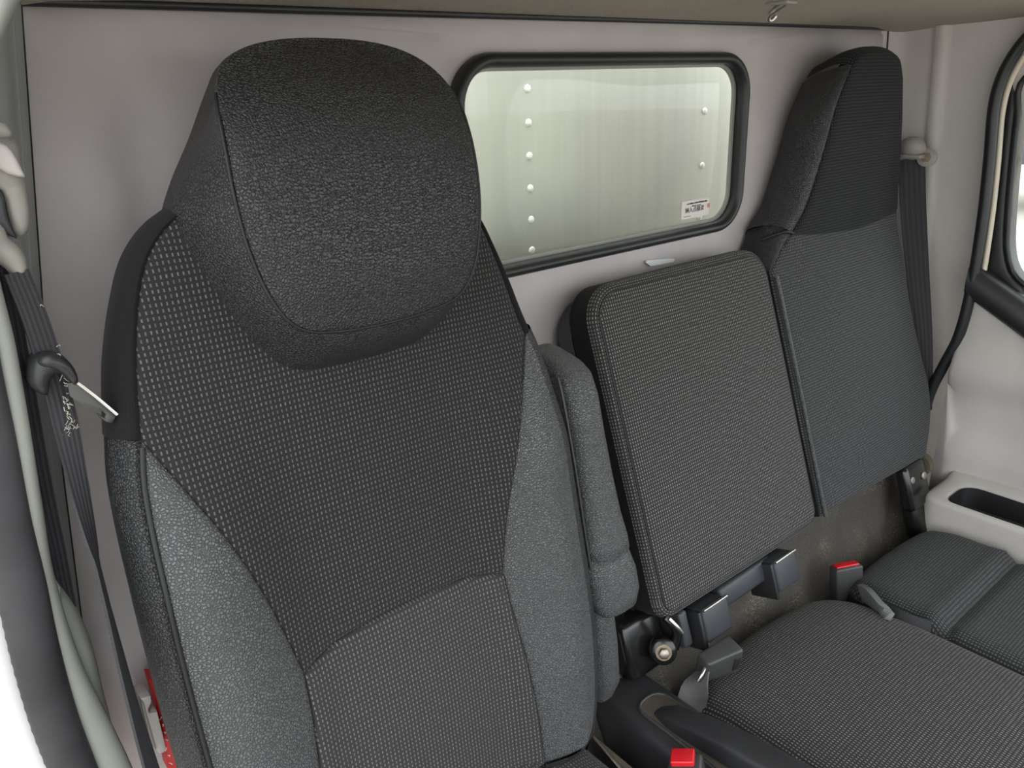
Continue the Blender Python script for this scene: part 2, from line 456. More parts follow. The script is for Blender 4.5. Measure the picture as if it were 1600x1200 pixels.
def prism(name, poly, frame, th, mat, parent=None, bev=.002, **tags):
    """polygon in the (a, b) plane of frame=(origin, A, B, Nrm), thickness th along -Nrm from the front"""
    o, A, B, Nn = [np.asarray(q, float) for q in frame]
    bm = bmesh.new(); vs = [bm.verts.new((p[0], p[1], 0)) for p in poly]; f = bm.faces.new(vs)
    r = bmesh.ops.extrude_face_region(bm, geom=[f])
    for v in r['geom']:
        if isinstance(v, bmesh.types.BMVert): v.co.z -= th
    bm.normal_update(); bmesh.ops.recalc_face_normals(bm, faces=bm.faces)
    if bev: bmesh.ops.bevel(bm, geom=[e for e in bm.edges if e.calc_face_angle(0) > .5], offset=bev, segments=2, profile=.5, affect='EDGES')
    bm.verts.index_update(); V = np.array([v.co[:] for v in bm.verts]); fc = [[v.index for v in q.verts] for q in bm.faces]; bm.free()
    V = o + V[:, :1] * A + V[:, 1:2] * B + V[:, 2:3] * Nn
    return mesh(name, V, fc, mat, parent, smooth=35, **tags)
def cyl(name, c, axis, r, h, mat, parent=None, n=20, bev=.15, **tags):
    axis = np.asarray(axis, float); axis /= np.linalg.norm(axis); c = np.asarray(c, float)
    ks = [(0, r * .98), (0, r), (h * (1 - bev), r), (h, r * (1 - bev))]
    a = np.array([0, 0, 1.0]) if abs(axis[2]) < .9 else np.array([1.0, 0, 0])
    u = np.cross(axis, a); u /= np.linalg.norm(u); w = np.cross(axis, u); t = np.linspace(0, 2 * np.pi, n, endpoint=False)
    rings = [c + axis * d + q * (np.cos(t)[:, None] * u + np.sin(t)[:, None] * w) for d, q in ks[1:]]
    return loft(name, rings, mat, parent, **tags)
def dome(name, c, axes, mat, parent=None, n=20, rows=8, **tags):
    """ellipsoid cap: axes = (u, v, out) vectors with lengths"""
    u, v, w = [np.asarray(q, float) for q in axes]; t = np.linspace(0, 2 * np.pi, n, endpoint=False); rings = []
    for k in range(rows + 1):
        p = np.pi / 2 * k / rows * .985
        rings.append(np.asarray(c) + math.cos(p) * (np.cos(t)[:, None] * u + np.sin(t)[:, None] * v) + math.sin(p) * w)
    return loft(name, rings, mat, parent, **tags)
def seatmap(Xc, Y0, Z0, deg):
    th = math.radians(deg); s_, c_ = math.sin(th), math.cos(th)
    return lambda s, t, n: np.stack([Xc + np.asarray(s) * 1.0, Y0 + t * s_ - n * c_, Z0 + t * c_ + n * s_], -1)
def one(mp, s, t, n): return mp(np.array([s]), np.array([t]), np.array([n]))[0]
def on_seat(u, v, Xc, Y0, Z0, deg, n=0, lean=None):
    th = math.radians(deg); et = np.array([0, math.sin(th), math.cos(th)]); en = np.array([0, -math.cos(th), math.sin(th)])
    r = ray(u, v); P0 = np.array([Xc, Y0, Z0]); nn = n
    for _ in range(20):
        k = ((P0 + nn * en) @ en) / (r @ en); p = r * k - P0
        if lean is None: break
        nn = n + float(lean(p @ et))
    return p[0], p @ et

XL = lambda z: .153 - .16 * (.09 - z) + .05 * np.clip(-.2 - z, 0, 2)      # left edge of the rear wall at height z
XR = lambda z: 1.727 + .14 * (.09 - z) - .05 * np.clip(-.2 - z, 0, 2)     # right edge
WY = .87

# ================================================================== THE CAB SHELL
wmap = lambda s, t, n: np.stack([s, WY - n, t], -1)
def wall_h(s, t):
    n = -.016 * np.exp(-((s - (.225 - .0 * t)) / .02) ** 2) * sm(.04, -.05, t) * 0.9          # pressed vertical groove
    n = n + .012 * sm(.27, .36, s) * sm(-.05, -.25, t) * (1 - sm(.5, .6, s))
    n = n + .028 * sm(-.535, -.565, t)                                                        # ledge low on the wall
    dx = np.maximum(np.maximum(.617 - s, s - 1.243), 0); dz = np.maximum(np.maximum(-.247 - t, t - .042), 0)
    dd = np.sqrt(dx * dx + dz * dz)
    return n - .006 * (1 - sm(.005, .04, dd))
zs = np.linspace(.095, -1.25, 120)
wall_poly = join([(XL(z) - .006, z) for z in zs], [(XR(z), z) for z in zs[::-1]])
win = rrect(.619, 1.241, -.245, .040, .060, .008)
panel('wall_rear', wall_poly, wall_h, wmap, 'wall', res=.022, edge=.008, drop=.004, skirt=.012, holes=[win],
      label='grey moulded plastic rear wall of the truck cab', kind='structure')

# rear window: rubber frame, pane, sticker
w = thing('window_1', 'rear cab window in a thick black rubber frame', 'window', (.93, WY, -.247), kind='structure')
P = np.stack([rrect(.617, 1.243, -.247, .042, .062, .012)[:, 0], np.full(len(rrect(.617, 1.243, -.247, .042, .062, .012)), WY), rrect(.617, 1.243, -.247, .042, .062, .012)[:, 1]], 1)
def gasket(outl, prof, ymid, name, mat, parent):
    nr = outward(outl, True); rings = []
    for o, dy in prof:
        q = outl + nr * o; rings.append(np.stack([q[:, 0], np.full(len(q), ymid - dy), q[:, 1]], 1))
    rings = [np.array([r[i] for r in rings]) for i in range(len(outl))]; rings.append(rings[0])
    return loft(name, rings, mat, parent, (False, False), smooth=60)
pr = [(.0095 * math.cos(a) - .0025, .014 * math.sin(a) + .001) for a in np.linspace(0, 2 * np.pi, 14, endpoint=False)]
gasket(rrect(.617, 1.243, -.247, .042, .062, .010), pr, WY, 'rubber_frame', 'rubber', w)
ap = rrect(.603 + .02, 1.257 - .02, -.241, .036, .056, .012)
panel('glass_pane', ap, 0, lambda s, t, n: np.stack([s, WY + .016 - n, t], -1), 'glass', w, res=.06, edge=.002, drop=0, skirt=.004)
pr2 = [(.004 * math.cos(a) - .004, .010 * math.sin(a)) for a in np.linspace(0, 2 * np.pi, 10, endpoint=False)]
gasket(rrect(.623, 1.237, -.241, .036, .056, .010), [(-.002, 0), (-.010, 0), (-.010, .005), (-.002, .005)], WY + .013, 'pale_inner_lip', 'beige', w)

st = thing('inspection_sticker', 'small pale pink inspection sticker with black characters on rear window', 'sticker', (1.141, WY + .0135, -.223))
panel('film', rrect(1.103, 1.180, -.2235, -.1925, .002, .004), 0, lambda s, t, n: np.stack([s, WY + .0135 - n, t], -1), 'film', st, res=.05, drop=0, skirt=.0006)
def text_mesh(txt, size, x, z, y, mat, parent, name):
    cu = bpy.data.curves.new(name, 'FONT'); cu.body = txt; cu.size = size; cu.align_x = 'CENTER'; cu.extrude = .0001
    ob = bpy.data.objects.new(name, cu); COL.objects.link(ob)
    dg = bpy.context.evaluated_depsgraph_get(); me = bpy.data.meshes.new_from_object(ob.evaluated_get(dg))
    V = np.array([v.co[:] for v in me.vertices]); fc = [list(p.vertices) for p in me.polygons]
    bpy.data.objects.remove(ob); bpy.data.curves.remove(cu); bpy.data.meshes.remove(me)
    if len(V) == 0: return None
    W = np.stack([x + V[:, 0], np.full(len(V), y) - V[:, 2], z + V[:, 1]], 1)
    return mesh(name, W, fc, mat, parent, smooth=0)
text_mesh('\u7d0d\u5165\u70b9\u691c\u6e08', .0105, 1.1385, -.2125, WY + .0125, 'ink', st, 'lettering')
def marks(name, x0, x1, z, hgt, mat, pitch=.0032):
    V = []; fc = []; x = x0
    while x < x1:
        wd = pitch * random.uniform(.45, .8); hh = hgt * random.uniform(.7, 1)
        for (a, b) in ((x, z), (x + wd, z), (x + wd, z + hh), (x, z + hh)): V.append((a, WY + .0125, b))
        k = len(V); fc.append((k - 4, k - 3, k - 2, k - 1)); x += pitch
    return mesh(name, V, fc, mat, st, smooth=0)
marks('small_print', 1.116, 1.172, -.1990, .0030, 'ink')
marks('small_print', 1.130, 1.154, -.2035, .0022, 'ink', .0026)
marks('small_print', 1.109, 1.128, -.2200, .0014, 'ink', .0024)
marks('red_stamp', 1.1745, 1.179, -.2105, .0085, 'redink', .0022)

# ceiling with a curved rear edge
def ceil_z(y): return .093 + .05 * np.clip((WY - y) / .9, 0, 1) ** .8
ys = np.linspace(WY + .01, -.38, 30); rings = []
for y in ys:
    z = ceil_z(y); xs = np.linspace(.10, 1.80, 24)
    rings.append(np.stack([xs, np.full(24, y), z - .02 * np.clip((np.abs(xs - .94) - .7) / .16, 0, 1) ** 2 + 0 * xs], 1))
top = [r + np.array([0, 0, .03]) for r in rings]
V = np.concatenate(rings + top); k = 24; nR = len(rings); fc = []
for r in range(nR - 1):
    for i in range(k - 1):
        fc.append((r * k + i, r * k + i + 1, (r + 1) * k + i + 1, (r + 1) * k + i))
        b = nR * k; fc.append((b + r * k + i, b + r * k + i + 1, b + (r + 1) * k + i + 1, b + (r + 1) * k + i))
for r in range(nR - 1):
    for i in (0, k - 1): fc.append((r * k + i, (r + 1) * k + i, nR * k + (r + 1) * k + i, nR * k + r * k + i))
for i in range(k - 1):
    for r in (0, nR - 1): fc.append((r * k + i, r * k + i + 1, nR * k + r * k + i + 1, nR * k + r * k + i))
mesh('ceiling', V, fc, 'headliner', label='mottled beige felt headliner above the rear wall', kind='structure')
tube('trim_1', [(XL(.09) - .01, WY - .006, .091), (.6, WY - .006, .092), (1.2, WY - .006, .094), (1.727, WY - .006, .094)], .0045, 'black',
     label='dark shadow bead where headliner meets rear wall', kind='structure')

# floor and the carpeted step below the seat backs
rbox('floor', (.92, .15, -1.33), (1.75, 1.75, .06), 'carpet', bev=.005, label='dark carpeted cab floor', kind='structure')
cmap = lambda s, t, n: np.stack([s, .74 - t * .42 - n * .91, -.70 - t * .91 + n * .42], -1)
panel('trim_2', rrect(.64, 1.755, 0, .60, .03, .03), lambda s, t: .006 * np.sin(s * 23) * np.sin(t * 31) + .004 * np.sin(s * 61 + t * 40), cmap, 'carpet', res=.02, edge=.02, drop=.012, skirt=.04,
      label='dusty black carpet covering the step below the seat backs', kind='structure')
# front bulkhead under the windscreen
rbox('wall_front', (.94, -.72, -1.0), (1.70, .10, .62), 'console', bev=.03, label='dark dashboard wall under the windscreen', kind='structure')

# ------------------------------------------------ passenger side: pillar, seal, door
def pillar_ring(z, side):
    if side == 'R':
        e = XR(z)
        p = [(e - .03, WY + .01), (e + .0, WY - .004), (e + .016, WY - .016), (e + .026, .835), (e + .028, .80), (e + .0275, .785), (e + .022, .778), (e + .021, .762), (e + .029, .752), (e + .033, .73), (e + .040, .69), (e + .044, .655), (e + .045, .60)]
        return np.array([(x, y, z) for x, y in cr(p, .006)])
zz = np.concatenate([np.linspace(.10, .04, 5), np.linspace(.02, -1.25, 50)])
loft('wall_right', [pillar_ring(z, 'R') for z in zz], 'pillar', closed=False, smooth=50,
     label='warm grey plastic door pillar trim with a pressed rib', kind='structure')
# dark joint between rear wall and pillar
tube('trim_3', [(XR(z) + .0015, WY - .0045, z) for z in np.linspace(.095, -.7, 16)], .0022, 'black', n=6,
     label='thin dark joint line between rear wall and pillar trim', kind='structure')
XD = 1.765
sealpts = [(1640, 30), (1612, 52), (1588, 80), (1566, 120), (1553, 170), (1546, 250), (1536, 340), (1520, 440), (1500, 520), (1475, 570), (1455, 610), (1440, 660)]
sp = [onX(u, v, XD - .008) for u, v in sealpts]
sp = [(XD - .008, .10, .075), (XD - .008, .35, .073)] + [tuple(p) for p in sp] + [(XD - .008, .70, -.9), (XD - .008, .66, -1.15)]
tube('trim_4', sp, .0115, 'rubber', n=12, label='black rubber door seal around the passenger door opening', kind='structure')
sp2 = [onX(u + 13, v + 6, XD + .01) for u, v in sealpts[2:9]]
tube('trim_5', sp2, .006, 'cream', n=8, label='thin cream painted body edge beside the passenger door seal', kind='structure')

door = thing('door_1', 'grey passenger door with black window frame and armrest pocket', 'door', (XD + .05, .1, -1.2), kind='structure')
dmap = lambda s, t, n: np.stack([XD + .02 - n, s, t], -1)
# window frame of the door (s = y, t = z)
o1 = [onX(u, v, XD + .01)[1:] for u, v in [(1600, 84), (1578, 118), (1564, 180), (1556, 260), (1546, 350), (1536, 425)]]
outer = join(cr([(-.55, .10), (.2, .10), (.46, .085)] + [tuple(p) for p in o1], .012), [(.60, -.44)], cr([(.60, -.44), (.3, -.50), (-.55, -.58)], .02))
g1 = [onX(u, v, XD + .02)[1:] for u, v in [(1600, 118), (1588, 170), (1579, 250), (1572, 330), (1570, 390), (1578, 425), (1598, 447), (1630, 470)]]
hole = join(cr([(-.45, .0), (.2, .01), (.45, .01)] + [tuple(p) for p in g1] + [(.2, -.49), (-.45, -.55)], .012, True))
panel('window_frame', outer, 0.0, dmap, 'black', door, res=.03, edge=.012, drop=.010, skirt=.05, holes=[hole])
gl = outward(hole if area(hole) > 0 else hole[::-1], True); hh = hole if area(hole) > 0 else hole[::-1]
panel('window_pane', hh + gl * .012, -.022, dmap, 'glass2', door, res=.08, drop=0, skirt=.004)
hq = hh - gl * .004
tube('window_run', [(XD + .022, p[0], p[1]) for p in hq[::3]], .006, 'rubber', door, n=8, closed=True, step=.02)
# belt line rail
b0 = onX(1512, 436, XD - .01); b1 = onX(1600, 500, XD - .01); dv = (b1 - b0); dv /= abs(dv[1])
rail = [b0 + dv * q for q in np.linspace(-.0, .95, 12)]
rings = []
for p in rail:
    rings.append(np.array([p + np.array(q) for q in [(.03, 0, .034), (.004, 0, .034), (-.006, 0, .024), (-.010, 0, -.004), (-.009, 0, -.024), (.0, 0, -.034), (.03, 0, -.036)]]))
loft('belt_rail', rings, 'black', door, smooth=60)
# lower panel with a soft contour
def dh(s, t):
    n = .012 + .022 * sm(-.50, -.62, t) - .018 * sm(-.60, -.68, t) + .02 * sm(-.72, -.80, t)
    return n + .006 * sm(.5, .6, s)
zline = lambda y: b0[2] + (b0[1] - y) * (dv[2] / 1.0)
low = join([(.645, -1.22), (.645, -.64)], cr([(.645, -.64), (.64, -.54), (.625, b0[2] - .03)], .01), [(y, zline(y) - .02) for y in np.linspace(.60, -.5, 20)], [(-.5, -1.22)])
panel('lower_panel', low, dh, lambda s, t, n: np.stack([XD + .012 - n, s, t], -1), 'door', door, res=.02, edge=.015, drop=.008, skirt=.03)
# armrest ledge with its dark pocket
LX0, LX1, LZ = 1.588, XD - .03, -.842
ledge = rrect(LX0, LX1 + .06, -.5, .600, (.02, .02, .02, .03), .012)
pocket = rrect(1.611, 1.708, -.1, .556, (.03, .03, .035, .02), .008)
panel('armrest', ledge, lambda s, t: .012 * sm(1.70, 1.75, s), lambda s, t, n: np.stack([s, t, LZ + n], -1), 'door', door, res=.02, edge=.014, drop=.010, skirt=.09, holes=[pocket])
panel('pocket_liner', pocket - outward(pocket, True) * .0015, -.05, lambda s, t, n: np.stack([s, t, LZ + n], -1), 'black', door, res=.03, drop=0, skirt=-.0485)

# ------------------------------------------------ driver side: pillar, strip, seal, outer body
def lring(z):
    e = XL(z)
    p = [(e - .001, WY + .012), (e - .001, WY + .004), (e - .002, WY - .006), (e - .004, WY - .012), (e - .011, .848), (e - .0125, .846), (e - .0135, .838), (e - .016, .836), (e - .024, .80), (e - .032, .775), (e - .046, .755), (e - .065, .745), (e - .10, .75)]
    return np.array([(x, y, z) for x, y in p])
loft('wall_left', [lring(z) for z in np.linspace(.10, -1.25, 48)], 'pillar_left', closed=False, smooth=40,
     label='grey green plastic trim of the driver side door pillar', kind='structure')
tube('trim_6', [(XL(z) - .0055, WY - .0105, z) for z in np.linspace(.09, -.75, 20)], .0028, 'black', n=6,
     label='thin dark joint between driver pillar trim and rear wall', kind='structure')
# pale strip along the door opening
strip = [(24, -30), (-2, 15), (-40, 120), (-50, 260), (-34, 400), (0, 540), (22, 660), (42, 780), (60, 880), (78, 960), (100, 1040), (128, 1120), (160, 1200), (190, 1280)]
wd = [.017] * 7 + [.017, .016, .018, .022, .028, .032, .034]
P = [onY(u, v, .712) for u, v in strip]
Pc = cr(P, .012); par = np.linspace(0, 1, len(Pc)); ww = np.interp(par, np.linspace(0, 1, len(wd)), wd)
rings = []
for p, q in zip(Pc, ww):
    a = np.linspace(0, 2 * np.pi, 18, endpoint=False)
    rings.append(np.stack([p[0] + q * .55 * np.cos(a) + (q - .013) * .3, p[1] + .012 * np.sin(a), np.full(18, p[2])], 1))
loft('trim_7', rings, 'beige', smooth=70, label='pale grey green trim strip along the driver door opening', kind='structure')
sealL = [(-76, 380), (-45, 560), (-15, 700), (9, 820), (34, 920), (56, 1020), (84, 1120), (114, 1200), (140, 1260)]
P = [onY(u, v, .70) for u, v in sealL]; Pc = cr(P, .004)
rings = []
for i, p in enumerate(Pc):
    a = np.linspace(0, 2 * np.pi, 20, endpoint=False); rr = .0185
    bmp = np.where(np.cos(a) < -.2, .0005 * (i % 3 == 0), 0)
    rings.append(np.stack([p[0] + (rr + bmp) * np.cos(a), p[1] + (rr * .7 + bmp) * np.sin(a), np.full(20, p[2])], 1))
loft('trim_8', rings, 'seal', smooth=60, label='thick worn dark rubber door seal beside the pale strip', kind='structure')
body = [onY(u, v, .705) for u, v in [(-90, 500), (-50, 640), (-10, 800), (12, 900), (30, 980), (52, 1070), (85, 1160), (120, 1230), (150, 1290)]]
Pc = cr(body, .02); rings = []
for p in Pc:
    prof = [(.02, .03), (0, .012), (-.01, .004), (-.03, 0), (-.30, .03), (-.30, .06), (.02, .05)]
    rings.append(np.array([(p[0] + a, p[1] + b, p[2]) for a, b in prof]))
loft('wall_body_side', rings, 'white', smooth=40, label='white painted body edge outside the driver door opening', kind='structure')
# lower bulging pillar cover
fl = [(92, 905), (104, 925), (128, 965), (148, 1012), (158, 1045), (172, 1105), (184, 1160), (190, 1290), (140, 1290), (110, 1110), (88, 1010), (74, 930), (80, 890)]
fp = np.array([onY(u, v, .72)[[0, 2]] for u, v in fl])
panel('trim_9', cr(fp, .01, True), lambda s, t: .014 + .0 * s, lambda s, t, n: np.stack([s, .735 - n, t], -1), 'beige', res=.012, edge=.025, drop=.022, skirt=.03,
      label='bulging pale lower pillar cover where the belt disappears', kind='structure')

# ================================================================== DRIVER SEAT
DX, DY, DZ, DT = .348, .66, -.267, 8.0
dm = seatmap(DX, DY, DZ, DT)
def dseat_h(s, t):
    a = np.abs(s)
    A = .040 * sm(.04, -.16, t)
    n = -.020 + .010 * np.exp(-((t + .38) / .14) ** 2) + A * sm(.085, .20, a) - .012 * sm(.205, .245, a) * sm(.02, -.1, t)
    return n - .012 * sm(.11, .225, a) * sm(-.02, .15, t) - .008 * sm(.12, .2, t)
seat = thing('driver_chair', 'tall black driver seat with leather bolsters and large built-in headrest', 'seat', (DX, DY - .1, -1.28))
fold = cr([(-.128, -.274), (-.072, -.263), (0, -.260), (.072, -.263), (.128, -.274)])
inU = lambda k: cr([(k * .217, 0), (k * .193, -.056), (k * .171, -.11), (k * .147, -.187), (k * .128, -.274)])
inL = lambda k: cr([(k * .128, -.274), (k * .130, -.32), (k * .138, -.40), (k * .144, -.48), (k * .146, -.553)])
outB = lambda k: cr([(k * .146, -.553), (k * .20, -.546), (k * .227, -.505), (k * .235, -.44), (k * .236, -.30), (k * .234, -.15), (k * .227, -.05), (k * .217, 0)])
shl = lambda k: cr([(k * .217, 0), (k * .206, .055), (k * .193, .105), (k * .177, .145), (k * .155, .172), (k * .13, .188)])
up = join(fold, inU(1)[::-1], shl(1), [(.13, .188), (0, .20), (-.13, .188)], shl(-1)[::-1], inU(-1))
panel('backrest_fabric', up, dseat_h, dm, 'fabric', seat, res=.010, edge=.012, drop=.005, skirt=.02)
lum = join(fold[::-1], inL(-1), [(-.146, -.553), (.146, -.553)], inL(1)[::-1])
panel('lumbar_fabric', lum, lambda s, t: dseat_h(s, t) + .004, dm, 'fabric_low', seat, res=.010, edge=.014, drop=.007, skirt=.02)
for k in (-1, 1):
    bl = join(inU(k), inL(k), outB(k))
    panel('side_bolster', bl, dseat_h, dm, 'leather_sheen', seat, res=.010, edge=.012, drop=lambda s, t: .005 * (1 - sm(.18, .2, s)), skirt=.02)
    cv = outB(k) if k > 0 else outB(k)[::-1]
    lp = [(0, -.004), (.006, .000), (.014, -.012), (.021, -.040), (.011, -.085), (-.012, -.125)] if k < 0 else [(0, 0), (.010, -.005), (.020, -.016), (.026, -.038), (.014, -.085), (-.008, -.125)]
    sidewall('leather_side', cv, dseat_h, dm, lp, 'leather', seat)
    cv2 = shl(k) if k > 0 else shl(k)[::-1]
    fp_ = [(0, -.004), (.006, -.002), (.014, -.012), (.022, -.035), (.014, -.075), (-.02, -.115)]
    sidewall('fabric_side', cv2, dseat_h, dm, fp_, 'fabric_side', seat, sc=lambda s, t: np.interp(t, [0, .06, .12, .2], [1, .85, .55, .25]))
    if k > 0: continue
    q = outB(k)
    Pp = dm(q[:, 0], q[:, 1], dseat_h(q[:, 0], q[:, 1]) - .002)
    tube('piping', Pp[::2], .0028, 'piping', seat, n=8, smooth_path=False)
# back shell closes the seat from behind
bk = join(outB(1), shl(1), [(.13, .188), (-.13, .188)], shl(-1)[::-1], outB(-1)[::-1])
bk = np.array([(s * 1.0, t - .03 * sm(.05, .2, t)) for s, t in bk])
panel('back_shell', bk, .0, lambda s, t, n: dm(s, t, -.105 - n * 1.0), 'fabric_side', seat, res=.03, edge=.03, drop=.02, skirt=-.03)
# headrest
def half(pts): return cr(pts + [(-s, t) for s, t in pts[::-1][1:-1]] if pts[0][0] == 0 and pts[-1][0] == 0 else pts, .006, True)
face_h = [(0, .061), (.05, .063), (.085, .072), (.106, .098), (.118, .140), (.122, .180), (.121, .222), (.115, .268), (.098, .299), (.060, .316), (0, .321)]
base_h = [(0, .014), (.05, .016), (.085, .026), (.115, .066), (.136, .115), (.147, .150), (.150, .180), (.134, .213), (.108, .252), (.085, .290), (.066, .316), (.038, .325), (0, .328)]
def resamp(c, k):
    c = np.concatenate([c, c[:1]]); L = np.concatenate([[0], np.cumsum(np.linalg.norm(np.diff(c, axis=0), axis=1))])
    u = np.linspace(0, L[-1], k, endpoint=False); return np.stack([np.interp(u, L, c[:, 0]), np.interp(u, L, c[:, 1])], 1)
def sym(pts, k=160):
    return resamp(cr(pts + [(-s, t) for s, t in pts[::-1][1:-1]], .004, True), k)
FO, BO = sym(face_h), sym(base_h)
# match both loops by angle about the head centre
def byang(c, k=160):
    ang = np.unwrap(np.arctan2(c[:, 1] - .19, c[:, 0])); a0 = -np.pi / 2
    cc = np.concatenate([c, c[:1]]); an = np.concatenate([ang, [ang[0] + 2 * np.pi]]) - ang[0]
    u = np.linspace(0, 2 * np.pi, k, endpoint=False)
    return np.stack([np.interp(u, an, cc[:, 0]), np.interp(u, an, cc[:, 1])], 1)
FO, BO = byang(FO), byang(BO)
def face_n(s, t):
    r = np.sqrt((s / .13) ** 2 + ((t - .185) / .135) ** 2)
    return .048 + .016 * (1 - np.clip(r, 0, 1) ** 3) - .046 * sm(.215, .335, t) ** 1.5 - .004 * sm(.11, .06, t)
rings = []
for sc, n in ((.80, -.115), (.93, -.108), (.99, -.085), (1.0, -.05)):
    q = np.stack([BO[:, 0] * sc, .19 + (BO[:, 1] - .19) * sc], 1); rings.append(dm(q[:, 0], q[:, 1], np.full(len(q), n)))
fe = face_n(FO[:, 0], FO[:, 1])
for k in np.linspace(0, 1, 14):
    wgt = 1 - math.cos(k * math.pi / 2) ** 1.15 if k < 1 else 1
    q = BO + (FO - BO) * (.72 * k + .28 * wgt)
    n = -.035 + (fe - .003 + .035) * (.55 * math.sin(k * math.pi / 2) + .45 * k)
    rings.append(dm(q[:, 0], q[:, 1], n))
q = FO * 1.0; q = np.stack([FO[:, 0] * .95, .19 + (FO[:, 1] - .19) * .95], 1); rings.append(dm(q[:, 0], q[:, 1], fe - .012))
hr = loft('headrest', [r + np.array([.006, 0, 0]) for r in rings], 'leather', seat, smooth=70)
panel('headrest_face', FO, face_n, lambda s, t, n: dm(s + .006, t, n), 'leather', hr, res=.008, edge=.010, drop=lambda s, t: .0045 * (1 - sm(.24, .275, t)), skirt=.01)
seam = np.array([p for p in np.concatenate([FO[40:], FO[:40]])])
i0 = np.argmin(np.linalg.norm(FO - np.array([.106, .272]), axis=1)); i1 = np.argmin(np.linalg.norm(FO - np.array([-.106, .272]), axis=1))
order = [(i1 + j) % 160 for j in range((i0 - i1) % 160 + 1)]
sq = FO[order] * np.array([1.008, 1]); sp_ = dm(sq[:, 0], sq[:, 1], face_n(sq[:, 0], sq[:, 1]) - .0035)
tube('piping', sp_ + np.array([.006, 0, 0]), .0016, 'piping', hr, n=8, smooth_path=False)
# cushion and frame
ch = lambda s, t: .010 - .02 * sm(.18, .26, np.abs(s - DX))
cmap2 = lambda s, t, n: np.stack([s, t, -.838 + n - (.6 - t) * -.05], -1)
cpoly = rrect(.115, .578, .08, .665, .05, .01)
panel('seat_cushion', cpoly, ch, cmap2, 'fabric_low', seat, res=.02, edge=.03, drop=.02, skirt=.10)
rbox('seat_base', (.348, .36, -1.115), (.40, .50, .36), 'black', seat, bev=.02)
rbox('recliner_bracket', (.607, .585, -.945), (.010, .11, .16), 'dirt', seat, bev=.004)
rbox('side_rail', (.598, .50, -.905), (.004, .22, .05), 'steel', seat, bev=.001, rot=[[1, 0, 0], [0, .96, -.28], [0, .28, .96]])

# ================================================================== FOLDED ARMREST beside the driver seat
arm = thing('folded_armrest', 'grey leather armrest folded upright beside the driver seat', 'armrest', (.63, .62, -.80))
def rr_ring(c, hx, hy, ay, r=.45, k=28):
    a = np.linspace(0, 2 * np.pi, k, endpoint=False); e = .55
    x = hx * np.sign(np.cos(a)) * np.abs(np.cos(a)) ** e; y = hy * np.sign(np.sin(a)) * np.abs(np.sin(a)) ** e
    return np.stack([c[0] + x, c[1] + y * math.cos(ay), c[2] + y * math.sin(ay)], 1)
ap_ = [((.638, .712, -.324), .014, .020), ((.638, .711, -.327), .022, .038), ((.638, .709, -.335), .027, .046), ((.638, .702, -.36), .029, .050), ((.638, .690, -.41), .029, .050), ((.639, .676, -.47), .030, .050), ((.640, .664, -.52), .033, .050), ((.641, .654, -.555), .037, .05), ((.641, .650, -.570), .037, .049), ((.641, .649, -.574), .033, .045)]
loft('pad', [rr_ring((c[0] + .008, c[1], c[2]), hx, hy, .22) for c, hx, hy in ap_], 'leather_sheen', arm, smooth=60)
ap2 = [((.641, .648, -.572), .033, .044), ((.641, .647, -.576), .039, .050), ((.643, .640, -.60), .042, .052), ((.643, .634, -.625), .042, .052), ((.641, .629, -.643), .036, .048), ((.639, .627, -.655), .026, .035), ((.638, .627, -.658), .012, .015)]
loft('pivot_cover', [rr_ring((c[0] + .003, c[1], c[2]), hx, hy, .22) for c, hx, hy in ap2], 'leather_sheen', arm, smooth=60)
loft('lower_cover', [rr_ring(c, hx, hy, .1) for c, hx, hy in [((.636, .66, -.62), .022, .045), ((.636, .645, -.72), .024, .045), ((.636, .635, -.78), .023, .04), ((.636, .635, -.81), .018, .03)]], 'leather_sheen', arm, smooth=60)
tube('side_edge_piping', [(.6105, .672, -.336), (.6085, .660, -.365), (.6085, .640, -.45), (.6085, .622, -.54), (.608, .612, -.585)], .0018, 'black', arm)

# ================================================================== MIDDLE FOLDING BACK
MX, MY, MZ, MT = 1.0, .622, -.767, 18.3
mm = seatmap(MX, MY, MZ, MT)
mid = thing('folding_seatback', 'grey dashed fabric folding middle seatback with rounded top corners', 'seatback', (MX, MY, MZ - .09))
mo = rrect(-.214, .206, .010, .510, (.02, .02, .045, .045), .008)
mh = lambda s, t: .006 * (1 - ((s) / .22) ** 2) * (1 - ((t - .26) / .28) ** 4) - .0
panel('cushion_face', mo, mh, mm, 'fabric_mid', mid, res=.014, edge=.010, drop=.004, skirt=.012)
sidewall('cushion_edge', mo, mh, mm, [(0, -.004), (.005, -.004), (.010, -.009), (.0125, -.018)], 'fabric_mid', mid, closed=True)
sidewall('cushion_side', mo, mh, mm, [(.0125, -.018), (.0135, -.030), (.0135, -.055)], 'fabric_side', mid, closed=True)  # plain black here stands in for the shade along the cushion's side
mp_ = mm(mo[:, 0], mo[:, 1], mh(mo[:, 0], mo[:, 1]) - .003)
tube('piping', mp_[::2], .0014, 'piping', mid, n=8, closed=True, step=.01)
so = rrect(-.226, .220, -.005, .508, (.02, .02, .06, .06), .01)
panel('back_shell', so, 0, lambda s, t, n: mm(s, t, -.070 - n), 'bluegrey', mid, res=.05, edge=.02, drop=.012, skirt=-.030)
